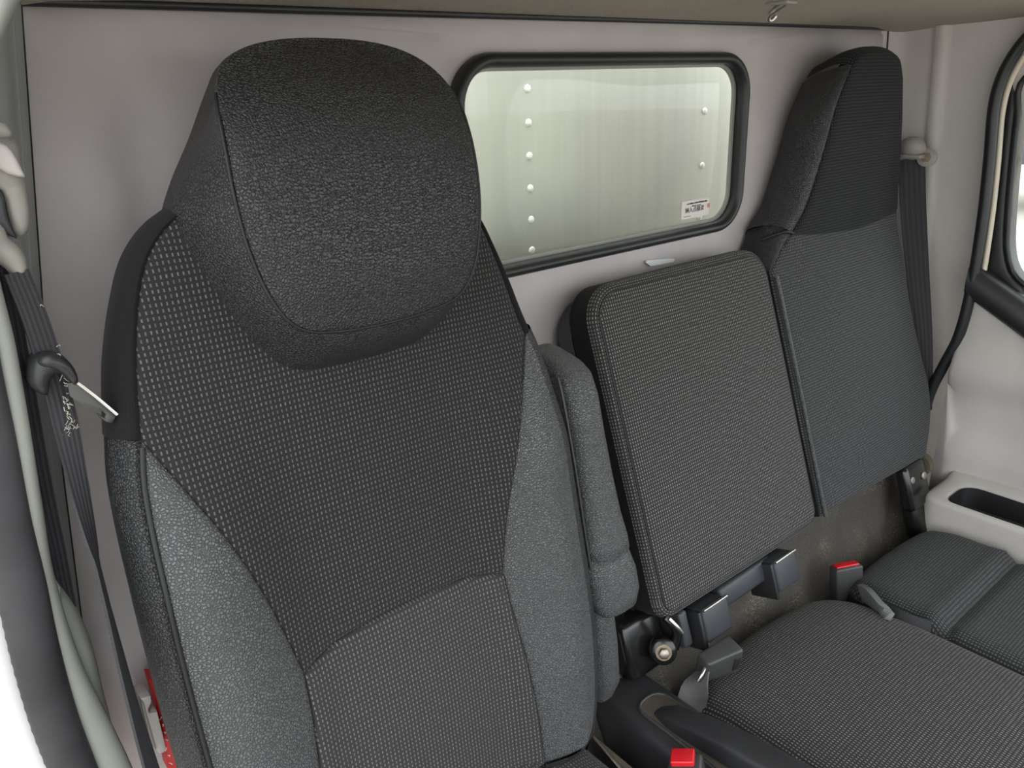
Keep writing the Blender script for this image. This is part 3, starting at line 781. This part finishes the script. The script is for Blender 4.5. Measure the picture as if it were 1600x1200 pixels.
# hinge pieces along the bottom edge
rot_m = np.stack([np.array([1, 0, 0]), np.array([0, -math.cos(math.radians(MT)), math.sin(math.radians(MT))]), np.array([0, math.sin(math.radians(MT)), math.cos(math.radians(MT))])], 1)
for s0 in (-.122, .074):
    hb = rbox('hinge_cover', one(mm, s0, -.036, -.010), (.062, .050, .054), 'bluegrey', mid, bev=.005, rot=rot_m)
    rbox('side_cheek', one(mm, s0 - .032, -.043, -.018), (.008, .056, .066), 'black', mid, bev=.003, rot=rot_m)
    rbox('lip', one(mm, s0, -.0085, .0145), (.060, .006, .004), 'steel', hb, bev=.001, rot=rot_m)
rbox('hinge_bar', one(mm, -.005, -.026, -.034), (.15, .05, .038), 'bluegrey', mid, bev=.008, rot=rot_m)
rbox('inner_block', one(mm, -.176, -.032, -.03), (.020, .05, .06), 'bluegrey', mid, bev=.006, rot=rot_m)
hp = one(mm, -.232, -.044, -.008)
lugf = (hp, (1, 0, 0), (0, -.2, .98), (0, -.98, -.2))
ax = np.array([-.62, -.70, .35]); ax /= np.linalg.norm(ax)
cyl('hinge_boss', hp - ax * .022, ax, .021, .022, 'blackgloss', mid, n=24)
cyl('hinge_washer', hp, ax, .0125, .002, 'rust', mid, n=24)
cyl('hinge_bolt', hp + ax * .001, ax, .0088, .008, 'brass', mid, n=6, bev=.2)
tube('hinge_lug', [one(mm, -.214, .004, -.008), one(mm, -.207, -.010, .0), one(mm, -.201, -.026, -.002), one(mm, -.206, -.048, -.012)], [.006, .006, .008, .010], 'blackgloss', mid, n=10)
tube('lug_edge', [one(mm, -.213, .004, .0), one(mm, -.207, -.010, .0065), one(mm, -.199, -.024, .0065)], .0034, 'steel', mid, n=8)
rbox('side_plate', one(mm, -.219, .03, -.075), (.006, .06, .16), 'black', mid, bev=.004, rot=rot_m)
rbox('mounting_leg', one(mm, -.236, -.036, -.062), (.085, .05, .095), 'blackgloss', mid, bev=.012, rot=rot_m)

# ================================================================== RIGHT PASSENGER BACK with headrest
RX = 1.47
rm = seatmap(RX, MY, MZ, MT)
lean = lambda t: .145 * np.clip((np.asarray(t, float) - .50) / .36, 0, 1.4) ** 1.15
def rs(pts, n=0): return [on_seat(u, v, RX, MY, MZ, MT, n, lean) for u, v in pts]
pas = thing('passenger_seatback', 'charcoal fabric passenger seatback with tall tapered headrest by the door', 'seatback', (RX, MY, MZ - .09))
lb = (-.240, .004); lt = (-.243, .470)
fab_edge = rs([(1240, 366), (1262, 320), (1286, 240), (1306, 165), (1328, 104)])
topc = rs([(1328, 104), (1340, 88), (1362, 80), (1388, 80), (1406, 92), (1413, 120)])
rgt = rs([(1413, 120), (1414, 190), (1411, 260), (1408, 328)])
rlow = rs([(1408, 328), (1416, 400), (1428, 480), (1446, 560), (1456, 600), (1459, 650), (1452, 714)])
seamR = rs([(1240, 366), (1290, 364), (1345, 354), (1408, 328)])
rh = lambda s, t: lean(t) - .004 + .010 * sm(.25, .05, np.abs(s + .0)) * sm(.0, .1, t)
low_poly = join([lb], cr([lb, (-.244, .25), lt], .008), cr([lt, tuple((np.array(lt) + np.array(fab_edge[0])) / 2 + np.array([.0, .0])), fab_edge[0]], .008), cr(seamR, .008), cr(rlow, .008), [rlow[-1], lb])
bot = cr([rlow[-1], (.0, -.004), lb], .012)
low_poly = join(cr([lb, (-.244, .25), lt], .008), cr([lt, fab_edge[0]], .008), cr(seamR, .008), cr(rlow, .008), bot)
panel('backrest_fabric', low_poly, rh, rm, 'fabric_right', pas, res=.013, edge=.014, drop=.006, skirt=.03)
head_poly = join(cr(fab_edge, .008), cr(topc, .005), cr(rgt, .008), cr(seamR, .008)[::-1])
panel('headrest_fabric', head_poly, rh, rm, 'fabric_head', pas, res=.013, edge=.014, drop=.006, skirt=.03)
# side walls
cw = join(cr(rlow, .008)[::-1], cr(rgt, .008)[::-1])
sidewall('fabric_side', cw, rh, rm, [(0, -.006), (.006, -.014), (.008, -.035), (.004, -.085)], 'fabric_side', pas)
sidewall('top_side', cr(topc, .005)[::-1], rh, rm, [(0, -.006), (.010, -.014), (.016, -.035), (.012, -.085)], 'fabric_head', pas)
lw = cr(fab_edge, .008)[::-1]
sidewall('leather_side', lw, rh, rm, [(0, -.006), (.010, .000), (.030, -.010), (.044, -.035), (.044, -.070), (.02, -.095)], 'leather', pas, sc=lambda s, t: np.interp(t, [.5, .6, .72, .79], [1, .95, .75, .35]))
sh = cr([fab_edge[0], (-.208, .494), lt], .008)
sidewall('leather_shoulder', sh, rh, rm, [(0, -.006), (.010, -.004), (.024, -.014), (.030, -.035), (.03, -.075)], 'leather', pas, sc=lambda s, t: np.interp(t, [.47, .53], [.25, 1.3]))
sidewall('inner_side', cr([lt, (-.244, .25), lb], .01), rh, rm, [(0, -.006), (.004, -.02), (.004, -.08)], 'fabric_side', pas)
tp = [one(rm, -.244, .462, .004), one(rm, -.240, .25, .003), one(rm, -.238, .004, .002)]
tube('edge_piping', tp, .0042, 'leather_sheen', pas, n=8)
sh_c = fab_edge[0]
tube('shoulder_crease', [one(rm, sh_c[0] + .004, sh_c[1] + .002, .004), one(rm, sh_c[0] - .022, sh_c[1] + .008, .004), one(rm, sh_c[0] - .046, sh_c[1] + .004, -.03)], .003, 'piping', pas, n=8)
# recliner hinge at the door side
rot_r = rot_m
hz = rbox('recliner', one(rm, .115, -.055, -.012), (.085, .03, .10), 'blackgloss', pas, bev=.012, rot=rot_r)
rbox('recliner_leg', one(rm, .125, -.125, -.02), (.075, .035, .10), 'blackgloss', pas, bev=.014, rot=rot_r)
cyl('recliner_pin', one(rm, .165, -.028, -.02), (1, 0, 0), .026, .022, 'dirt', pas, n=24)
cyl('recliner_screw', one(rm, .135, -.04, .002), (-.15, -.95, .3), .008, .005, 'brass', hz, n=16)
cyl('recliner_screw', one(rm, .088, -.035, .002), (-.15, -.95, .3), .007, .003, 'brass', hz, n=16)

# ================================================================== CUSHIONS
def cushion(name, label, poly, z, h, mat, creases=()):
    t = thing(name, label, 'seat cushion', (poly[:, 0].mean(), poly[:, 1].mean(), z - .30))
    mpc = lambda s, t_, n: np.stack([s, t_, z + n], -1)
    panel('cushion_top', poly, h, mpc, mat, t, res=.014, edge=.035, drop=.028, skirt=.01)
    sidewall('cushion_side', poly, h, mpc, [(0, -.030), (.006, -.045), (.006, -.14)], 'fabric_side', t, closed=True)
    rbox('cushion_base', (poly[:, 0].mean(), poly[:, 1].mean() , z - .20), (np.ptp(poly[:, 0]) * .92, np.ptp(poly[:, 1]) * .92, .22), 'black', t, bev=.01)
    return t
midp = join(cr([(.782, .06), (.782, .3), (.786, .52), (.80, .585), (.84, .607), (.95, .612), (1.06, .608), (1.15, .595), (1.195, .55), (1.21, .47), (1.218, .40), (1.222, .06)], .01), [(1.0, .055)])
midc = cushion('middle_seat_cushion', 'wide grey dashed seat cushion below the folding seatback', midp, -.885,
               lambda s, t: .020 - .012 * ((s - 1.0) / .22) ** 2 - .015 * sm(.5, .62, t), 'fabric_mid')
rp = join(cr([(1.244, .06), (1.238, .3), (1.238, .50), (1.262, .572), (1.33, .585), (1.46, .583), (1.545, .570), (1.570, .53), (1.576, .4), (1.574, .06)], .01), [(1.4, .055)])
def rch(s, t): return .006 + .008 * sm(.395, .43, t) + .006 * np.exp(-((t - .418) / .014) ** 2) - .010 * np.exp(-((t - .392) / .007) ** 2) - .012 * sm(.5, .6, t)
rc = cushion('passenger_seat_cushion', 'dark ribbed seat cushion beside the passenger door', rp, -.895, rch, 'fabric_right')

# ================================================================== CONSOLE with parking brake
con = thing('brake_console', 'black plastic parking brake console between the seats', 'console', (.72, .45, -1.28))
def con_ring(y):
    zt = -.862 - .03 * max(0, (.56 - y)) + (-.03 * max(0, (y - .66) / .06))
    x0, x1 = .668 + .015 * (.65 - y), .762
    return np.array([(x0 - .02, y, -1.26), (x0 - .016, y, zt - .10), (x0 - .006, y, zt - .018), (x0, y, zt - .004), (x0 + .008, y, zt), (x0 + .045, y, zt + .001), (x1 - .012, y, zt), (x1 - .003, y, zt - .004), (x1, y, zt - .014), (x1 + .006, y, zt - .1), (x1 + .008, y, -1.26)])
loft('housing', [con_ring(y) for y in (.675, .67, .66, .65, .62, .56, .50, .44, .38, .30, .2, .1, .0)], 'console', con, smooth=50)
# slot with bright worn rim, lever
slot = rrect(.690, .744, .12, .604, (.02, .02, .02, .02), .006)
zs_ = lambda y: -.861 - .03 * np.maximum(0, .56 - y)
tube('slot_rim', [(p[0], p[1], zs_(p[1]) + .0005) for p in slot[::2]], .0026, 'buckle', con, n=8, closed=True)
panel('slot_floor', slot, 0.0015, lambda s, t, n: np.stack([s, t, zs_(t) + n - .0], -1), 'dirt', con, res=.03, edge=.01, drop=0, skirt=.001)
loft('brake_lever', [rr_ring(c, hx, hy, 1.35) for c, hx, hy in [((.712, .575, -.866), .012, .008), ((.713, .55, -.856), .019, .014), ((.716, .50, -.846), .022, .018), ((.720, .43, -.838), .024, .022), ((.724, .34, -.832), .025, .024), ((.73, .22, -.83), .025, .024), ((.735, .08, -.83), .024, .023)]], 'console', con, smooth=60)

# ================================================================== BUCKLES
def frame_of(yaw, pitch):
    a, b = math.radians(yaw), math.radians(pitch)
    X = np.array([math.cos(a), math.sin(a), 0]); Yv = np.array([-math.sin(a), math.cos(a), 0]); Z = np.array([0, 0, 1.0])
    Y2 = Yv * math.cos(b) + Z * math.sin(b); Z2 = Z * math.cos(b) - Yv * math.sin(b)
    return np.stack([X, Y2, Z2], 1)
bk1 = thing('black_belt_buckle', 'black seat belt buckle lying beside the hinge bolt', 'buckle', onZ(1120, 1060, -.875))
c = onZ(1122, 1032, -.836); Rr = frame_of(-12, 8)
rbox('housing', c, (.066, .036, .050), 'buckle', bk1, bev=.005, rot=Rr, taper=lambda x, y, z: (x, y * (1 - .25 * (x < 0)), z * (1 - .22 * (x < 0))))
rbox('button', c + Rr @ np.array([.033, 0, 0]), (.004, .022, .030), 'black', bk1, bev=.0015, rot=Rr)
rbox('embossed_mark', c + Rr @ np.array([.022, -.0178, 0]), (.012, .0016, .024), 'black', bk1, bev=.0006, rot=Rr)
cc = c + Rr @ np.array([-.032, 0, -.004])
ribbon('webbing_strap', [cc + np.array([.008, 0, 0]), cc + np.array([-.012, -.004, -.012]), cc + np.array([-.026, -.006, -.035]), cc + np.array([-.03, -.004, -.07])], [(.1, -.65, .75), (.35, -.75, .4), (.75, -.6, .1), (.85, -.5, .0)], [.030, .040, .046, .046], 'strap', bk1, th=.003)
tube('tongue_wire', [cc + np.array([.002, -.006, .010]), cc + np.array([-.012, -.010, .004]), cc + np.array([-.018, -.008, -.006])], .003, 'steel', bk1, n=8)

bk2 = thing('red_button_buckle', 'upright grey seat belt buckle with red button between the cushions', 'buckle', onZ(1322, 935, -.895))
c = onY(1322, 909, .585); Rr = frame_of(-26, -10)
hb = rbox('housing', c, (.058, .026, .068), 'buckle', bk2, bev=.004, rot=Rr)
rbox('red_button', c + Rr @ np.array([.0, .001, .032]), (.048, .017, .010), 'red', bk2, bev=.002, rot=Rr)
e = onZ(1345, 930, -.885)
s0 = onZ(1347, 925, -.88); s1 = onZ(1362, 935, -.868); s2 = onZ(1382, 956, -.866); s3 = onZ(1392, 966, -.872)
ribbon('webbing_sleeve', [s0, s1, s2, s3], [(.3, .7, .6)] * 4, [.03, .034, .024, .018], 'webgrey', bk2, th=.010)
s4 = onZ(1385, 955, -.880); s5 = onZ(1420, 972, -.880); s6 = onZ(1454, 982, -.884)
ribbon('black_strap', [s4, s5, s6], [(.4, .7, .5)] * 3, .026, 'webdark', bk2, th=.006)

bk3 = thing('driver_belt_buckle', 'driver belt buckle with red button low beside the brake console', 'buckle', onZ(1060, 1225, -.90))
c = onZ(1076, 1224, -.845); Rr = frame_of(35, -14)
rbox('housing', c, (.050, .044, .056), 'buckle', bk3, bev=.006, rot=Rr)
rbox('red_button', c + Rr @ np.array([.012, .002, .030]), (.024, .030, .010), 'red', bk3, bev=.002, rot=Rr)
rbox('stalk', c + np.array([-.01, .01, -.09]), (.03, .02, .14), 'black', bk3, bev=.005)

# ================================================================== DRIVER BELT
dr = thing('belt_height_adjuster', 'beige shoulder belt guide cover on the driver side pillar', 'belt guide', onY(10, 440, .74))
def yplane(pts, y): return np.array([onY(u, v, y)[[0, 2]] for u, v in pts])
ymap = lambda y: (lambda s, t, n: np.stack([s, y - n, t], -1))
co_ = yplane([(-50, 200), (0, 194), (16, 204), (22, 216), (32, 226), (42, 275), (50, 320), (51, 350), (46, 366), (28, 374), (16, 340), (4, 300), (-20, 285), (-55, 285)], .74)
panel('cover', cr(co_, .006, True), .012, ymap(.752), 'cover', dr, res=.008, edge=.014, drop=.012, skirt=.02)
cap_ = yplane([(-40, 192), (0, 190), (14, 198), (21, 213), (0, 216), (-40, 216)], .73)
panel('upper_cap', cr(cap_, .005, True), .008, ymap(.735), 'cover', dr, res=.006, edge=.006, drop=.006, skirt=.02)
btn = yplane([(-40, 222), (0, 222), (20, 236), (34, 262), (40, 278), (14, 272), (0, 264), (-40, 255)], .73)
panel('slide_button', cr(btn, .005, True), .006, ymap(.735), 'pillar', dr, res=.006, edge=.006, drop=.005, skirt=.02)
inn_ = yplane([(-30, 295), (2, 298), (12, 340), (24, 368), (26, 374), (10, 366), (-30, 362)], .745)
panel('dark_opening', cr(inn_, .006, True), .0, ymap(.742), 'bluegrey', dr, res=.01, edge=.006, drop=.003, skirt=.01)
lp_ = yplane([(-40, 372), (0, 350), (14, 372), (30, 386), (42, 404), (45, 425), (36, 434), (18, 430), (0, 414), (-40, 420)], .725)
panel('belt_loop', cr(lp_, .005, True), .012, ymap(.730), 'cover', dr, res=.007, edge=.014, drop=.012, skirt=.016)

belt = thing('driver_seat_belt', 'dark frayed driver seat belt with steel tongue hanging beside the seat', 'seat belt', onY(235, 1195, .69))
pth = [onY(26, 425, .722), onY(52, 490, .718), onY(75, 560, .714), onY(93, 625, .71), onY(108, 690, .70), onY(121, 750, .69), onY(132, 800, .68), onY(146, 860, .668), onY(168, 950, .65), onY(196, 1060, .63), onY(215, 1130, .615), onY(240, 1215, .60), onY(262, 1300, .59)]
vw = [tuple(p / np.linalg.norm(p) + np.array([g, 0, 0])) for p, g in zip(pth, [1] * 6 + [.12, .10, .16, .20, .26, .30, .30])]
wdr = [(.9, .3, .1)] * 4 + [(.85, .45, .1), (.62, .65, -.2)] + vw[6:]
ribbon('webbing', pth, wdr, [.019, .020, .021, .021, .018, .018, .026, .036, .036, .036, .036, .036, .036], 'web', belt, th=.0022)
b2 = [onY(-8, 400, .735), onY(8, 470, .735), onY(28, 580, .735), onY(48, 690, .735), onY(66, 780, .735), onY(84, 860, .735), onY(104, 955, .738)]
ribbon('retractor_webbing', b2, [(.9, .35, .1)] * 7, [.020, .021, .022, .022, .021, .020, .018], 'webdark', belt, th=.002)
tg = yplane([(45, 590), (48, 570), (60, 556), (82, 554), (104, 562), (118, 578), (124, 596), (116, 604), (102, 590), (88, 586), (80, 600), (76, 620), (58, 614), (47, 603)], .70)
tgo = panel('tongue_cover', cr(tg, .004, True), .010, ymap(.705), 'black', belt, res=.006, edge=.012, drop=.010, skirt=.014)
tg2 = yplane([(62, 560), (82, 554), (104, 562), (118, 578), (124, 596), (118, 606), (108, 596), (96, 584), (78, 576), (62, 574)], .695)
panel('tongue_grip', cr(tg2, .004, True), .006, ymap(.698), 'black', belt, res=.005, edge=.007, drop=.007, skirt=.012)
bl_ = yplane([(108, 602), (122, 600), (183, 648), (183, 656), (177, 665), (168, 662), (112, 622)], .69)
sl_ = yplane([(158, 642), (168, 650), (166, 656), (154, 648)], .69)
panel('tongue_blade', bl_, 0, ymap(.694), 'blade', belt, res=.02, edge=.003, drop=.0015, skirt=.003, holes=[sl_])
e1 = [onY(121, 598, .690), onY(150, 620, .690), onY(183, 648, .690)]
tube('blade_edge', e1, .0013, 'steel', belt, n=6)
cyl('belt_stop_button', onY(129, 768, .695), (.85, -.5, 0), .007, .004, 'black', belt, n=16)
# frayed threads along the worn edge: a fringe of tiny hairs
V = []; fc = []
def hair(p, d, L, r=.0003):
    P_ = [p + d * L * q + np.array([rng.normal(0, .0012), rng.normal(0, .0008), rng.normal(0, .0012)]) * q for q in np.linspace(0, 1, 5)]
    T, U, W_ = frames(P_); b0_ = len(V)
    for q, u, w_ in zip(P_, U, W_):
        for a in (0, 2.1, 4.2): V.append(q + r * (math.cos(a) * u + math.sin(a) * w_))
    for r_ in range(4):
        for a in range(3): fc.append((b0_ + r_ * 3 + a, b0_ + r_ * 3 + (a + 1) % 3, b0_ + r_ * 3 + 3 + (a + 1) % 3, b0_ + r_ * 3 + 3 + a))
edge_px = [(66, 470), (80, 515), (90, 555), (100, 600), (106, 640), (111, 665), (116, 700), (121, 735)]
dens = [.25, .5, 1, 1.6, 2.4, 2.6, .9, .5]
for q in range(85):
    f = rng.uniform(0, 7); i = int(f); g = f - i
    u = edge_px[i][0] * (1 - g) + edge_px[min(i + 1, 7)][0] * g; v = edge_px[i][1] * (1 - g) + edge_px[min(i + 1, 7)][1] * g
    if rng.uniform() > dens[i] / 2.6 + .15: continue
    d = np.array([rng.uniform(-.6, .8), rng.uniform(-.5, .1), rng.uniform(-1, .6)]); d /= np.linalg.norm(d)
    hair(onY(u + rng.normal(0, 1.5), v, .702), d, rng.uniform(.002, .006) * (1 + .5 * (i in (4, 5))))
mesh('frayed_threads', V, fc, 'fray', belt, smooth=0, kind='stuff')

# ================================================================== PASSENGER BELT
pb = thing('passenger_seat_belt', 'black passenger seat belt hanging from a grey pillar guide', 'seat belt', onX(1445, 640, 1.735))
pts = [onX(1424, 248, 1.738), onX(1427, 330, 1.742), onX(1434, 430, 1.746), onX(1443, 540, 1.750), onX(1444, 640, 1.752)]
ribbon('webbing', pts, [(.35, -.94, 0)] * 5, [.052, .05, .044, .036, .032], 'web', pb, th=.0022)
g0 = onX(1426, 232, 1.735)
dome('guide_cover', g0, ((0, .028, 0), (0, 0, .024), (-.024, 0, .004)), 'cover', pb)
rbox('guide_lip', onX(1424, 244, 1.725), (.03, .052, .009), 'cover', pb, bev=.004)
g1_ = onX(1449, 246, 1.742)
cyl('anchor_ring', g1_, (-1, -.25, .1), .019, .010, 'cover', pb, n=24, bev=.3)
cyl('anchor_bolt', g1_ + np.array([-.010, -.002, .001]), (-1, -.25, .1), .010, .004, 'rust', pb, n=6)

# ================================================================== SMALL THINGS
hk = thing('coat_hook', 'small bent metal coat hook on the headliner', 'hook', onZ(1218, 24, .098))
zc = float(ceil_z(.80)); h0 = onZ(1214, 4, zc)
rbox('base_plate', h0 + np.array([.004, -.004, -.001]), (.026, .034, .005), 'cover', hk, bev=.002)
hk_p = [h0 + np.array(q) for q in [(.002, -.012, -.002), (.001, 0, -.007), (.0, .010, -.014), (.004, .014, -.020), (.011, .013, -.020), (.015, .010, -.015)]]
tube('hook_arm', hk_p, [.0038, .004, .0038, .0034, .003, .0026], 'steel', hk, n=10, step=.003)

lab = thing('white_label_card', 'thin white label card on the rear wall above the folding seatback', 'label', onY(1032, 416, .862))
pc = yplane([(1011, 413), (1012, 409), (1050, 406), (1056, 407), (1054, 411), (1030, 416), (1018, 418)], .862)
panel('card', pc + np.array([0, .002]), 0, ymap(.864), 'card', lab, res=.02, drop=0, skirt=.002)

rd = thing('red_pouch', 'red vinyl pouch tucked behind the driver seat in a grey clip', 'pouch', onY(262, 1200, .80))
o_ = yplane([(236, 1066), (243, 1090), (250, 1125), (258, 1165), (266, 1210), (350, 1210), (350, 1066)], .80)
panel('pouch_body', o_, .0, ymap(.80), 'redcase', rd, res=.02, edge=.008, drop=.004, skirt=.025)
for k in range(7):
    p0 = onY(252 + k * 2.0, 1120 + k * 12, .797); d = np.array([rng.uniform(-.003, .003), 0, rng.uniform(-.006, -.002)])
    tube('white_mark', [p0, p0 + d * .5 + np.array([.001, 0, 0]), p0 + d], .0006, 'card', rd, n=5, step=.002)
cl = thing('grey_clip', 'grey plastic retaining clip beside the red pouch', 'clip', onY(245, 1180, .79))
o_ = yplane([(219, 1092), (236, 1087), (237, 1098), (232, 1108), (234, 1116), (246, 1112), (260, 1170), (256, 1177), (248, 1178), (236, 1163)], .785)
prism('clip_body', o_[::-1], ((0, .785, 0), (1, 0, 0), (0, 0, 1), (0, -1, 0)), .028, 'pillar', cl, bev=.0015)
o2 = yplane([(219, 1092), (224, 1098), (238, 1150), (244, 1172), (236, 1163)], .784)
prism('clip_shade_side', o2[::-1], ((0, .782, 0), (1, 0, 0), (0, 0, 1), (0, -1, 0)), .010, 'cover', cl, bev=.0008)

# ================================================================== OUTSIDE
BY = 1.10
bx = thing('cargo_box', 'brushed aluminium cargo box front seen through the rear window', 'truck body', (.94, BY, -1.3))
rbox('front_panel', (.94, BY + .03, .0), (2.6, .06, 2.6), 'alu', bx, bev=.004)
rv = None
for x in (.441, .939, 1.437):
    pitch = .0566 if x != 1.437 else .1128
    z = .060 if x != 1.437 else .058
    while z > -.36:
        if rv is None:
            t = np.linspace(0, 2 * np.pi, 16, endpoint=False); rings = []
            for q in range(6):
                a = math.pi / 2 * q / 5 * .97
                rings.append(np.stack([.0072 * math.cos(a) * np.cos(t), -.0042 * np.full(16, math.sin(a)), .0072 * math.cos(a) * np.sin(t)], 1))
            rv = loft('rivet', rings, 'rivet', bx)
            off = ORG[bx.name]
            rv.data.transform(Matrix.Translation(Vector(off) - Vector((0, 0, ZO)))); o = rv
        else:
            o = rv.copy(); COL.objects.link(o)
        o.parent = bx
        o.location = Vector((x, BY, z + ZO)) - Vector(ORG[bx.name])
        z -= pitch

g = 60.0
mesh('ground', [(-g, -g, -ZO), (g, -g, -ZO), (g, g, -ZO), (-g, g, -ZO)], [(0, 1, 2, 3)], 'gravel', smooth=0, label='pale gravel yard outside the passenger window', kind='structure')
M['truckgrey'] = plastic('grey_truck_body', (.42, .43, .44), .5, 50, 0, .4, .05)
M['truckdark'] = plastic('dark_truck_chassis', (.09, .095, .105), .6, 50, 0, .3, .1)
tk = thing('parked_truck', 'grey flatbed truck parked on the gravel outside the door window', 'truck', (16.0, 3.5, -ZO))
tx, ty = 15.0, 4.6
rbox('flatbed', (tx, ty, -.62), (2.2, 7.0, .45), 'truckgrey', tk, bev=.03)
rbox('chassis', (tx, ty, -1.05), (1.0, 6.8, .42), 'truckdark', tk, bev=.03)
rbox('side_guard', (tx - 1.0, ty, -1.10), (.06, 3.6, .5), 'truckdark', tk, bev=.02)
rbox('cab', (tx, ty - 4.5, -.1), (2.1, 1.8, 2.3), 'truckgrey', tk, bev=.15)
for yy in (-4.4, 2.2):
    for xx in (-.95, .95):
        wh = cyl('wheel', (tx + xx - .14, ty + yy, -ZO + .45), (1, 0, 0), .45, .28, 'black', tk, n=28, bev=.1)
        cyl('hub', (tx + xx - .15, ty + yy, -ZO + .45), (1, 0, 0), .22, .30, 'truckgrey', wh, n=20, bev=.1)
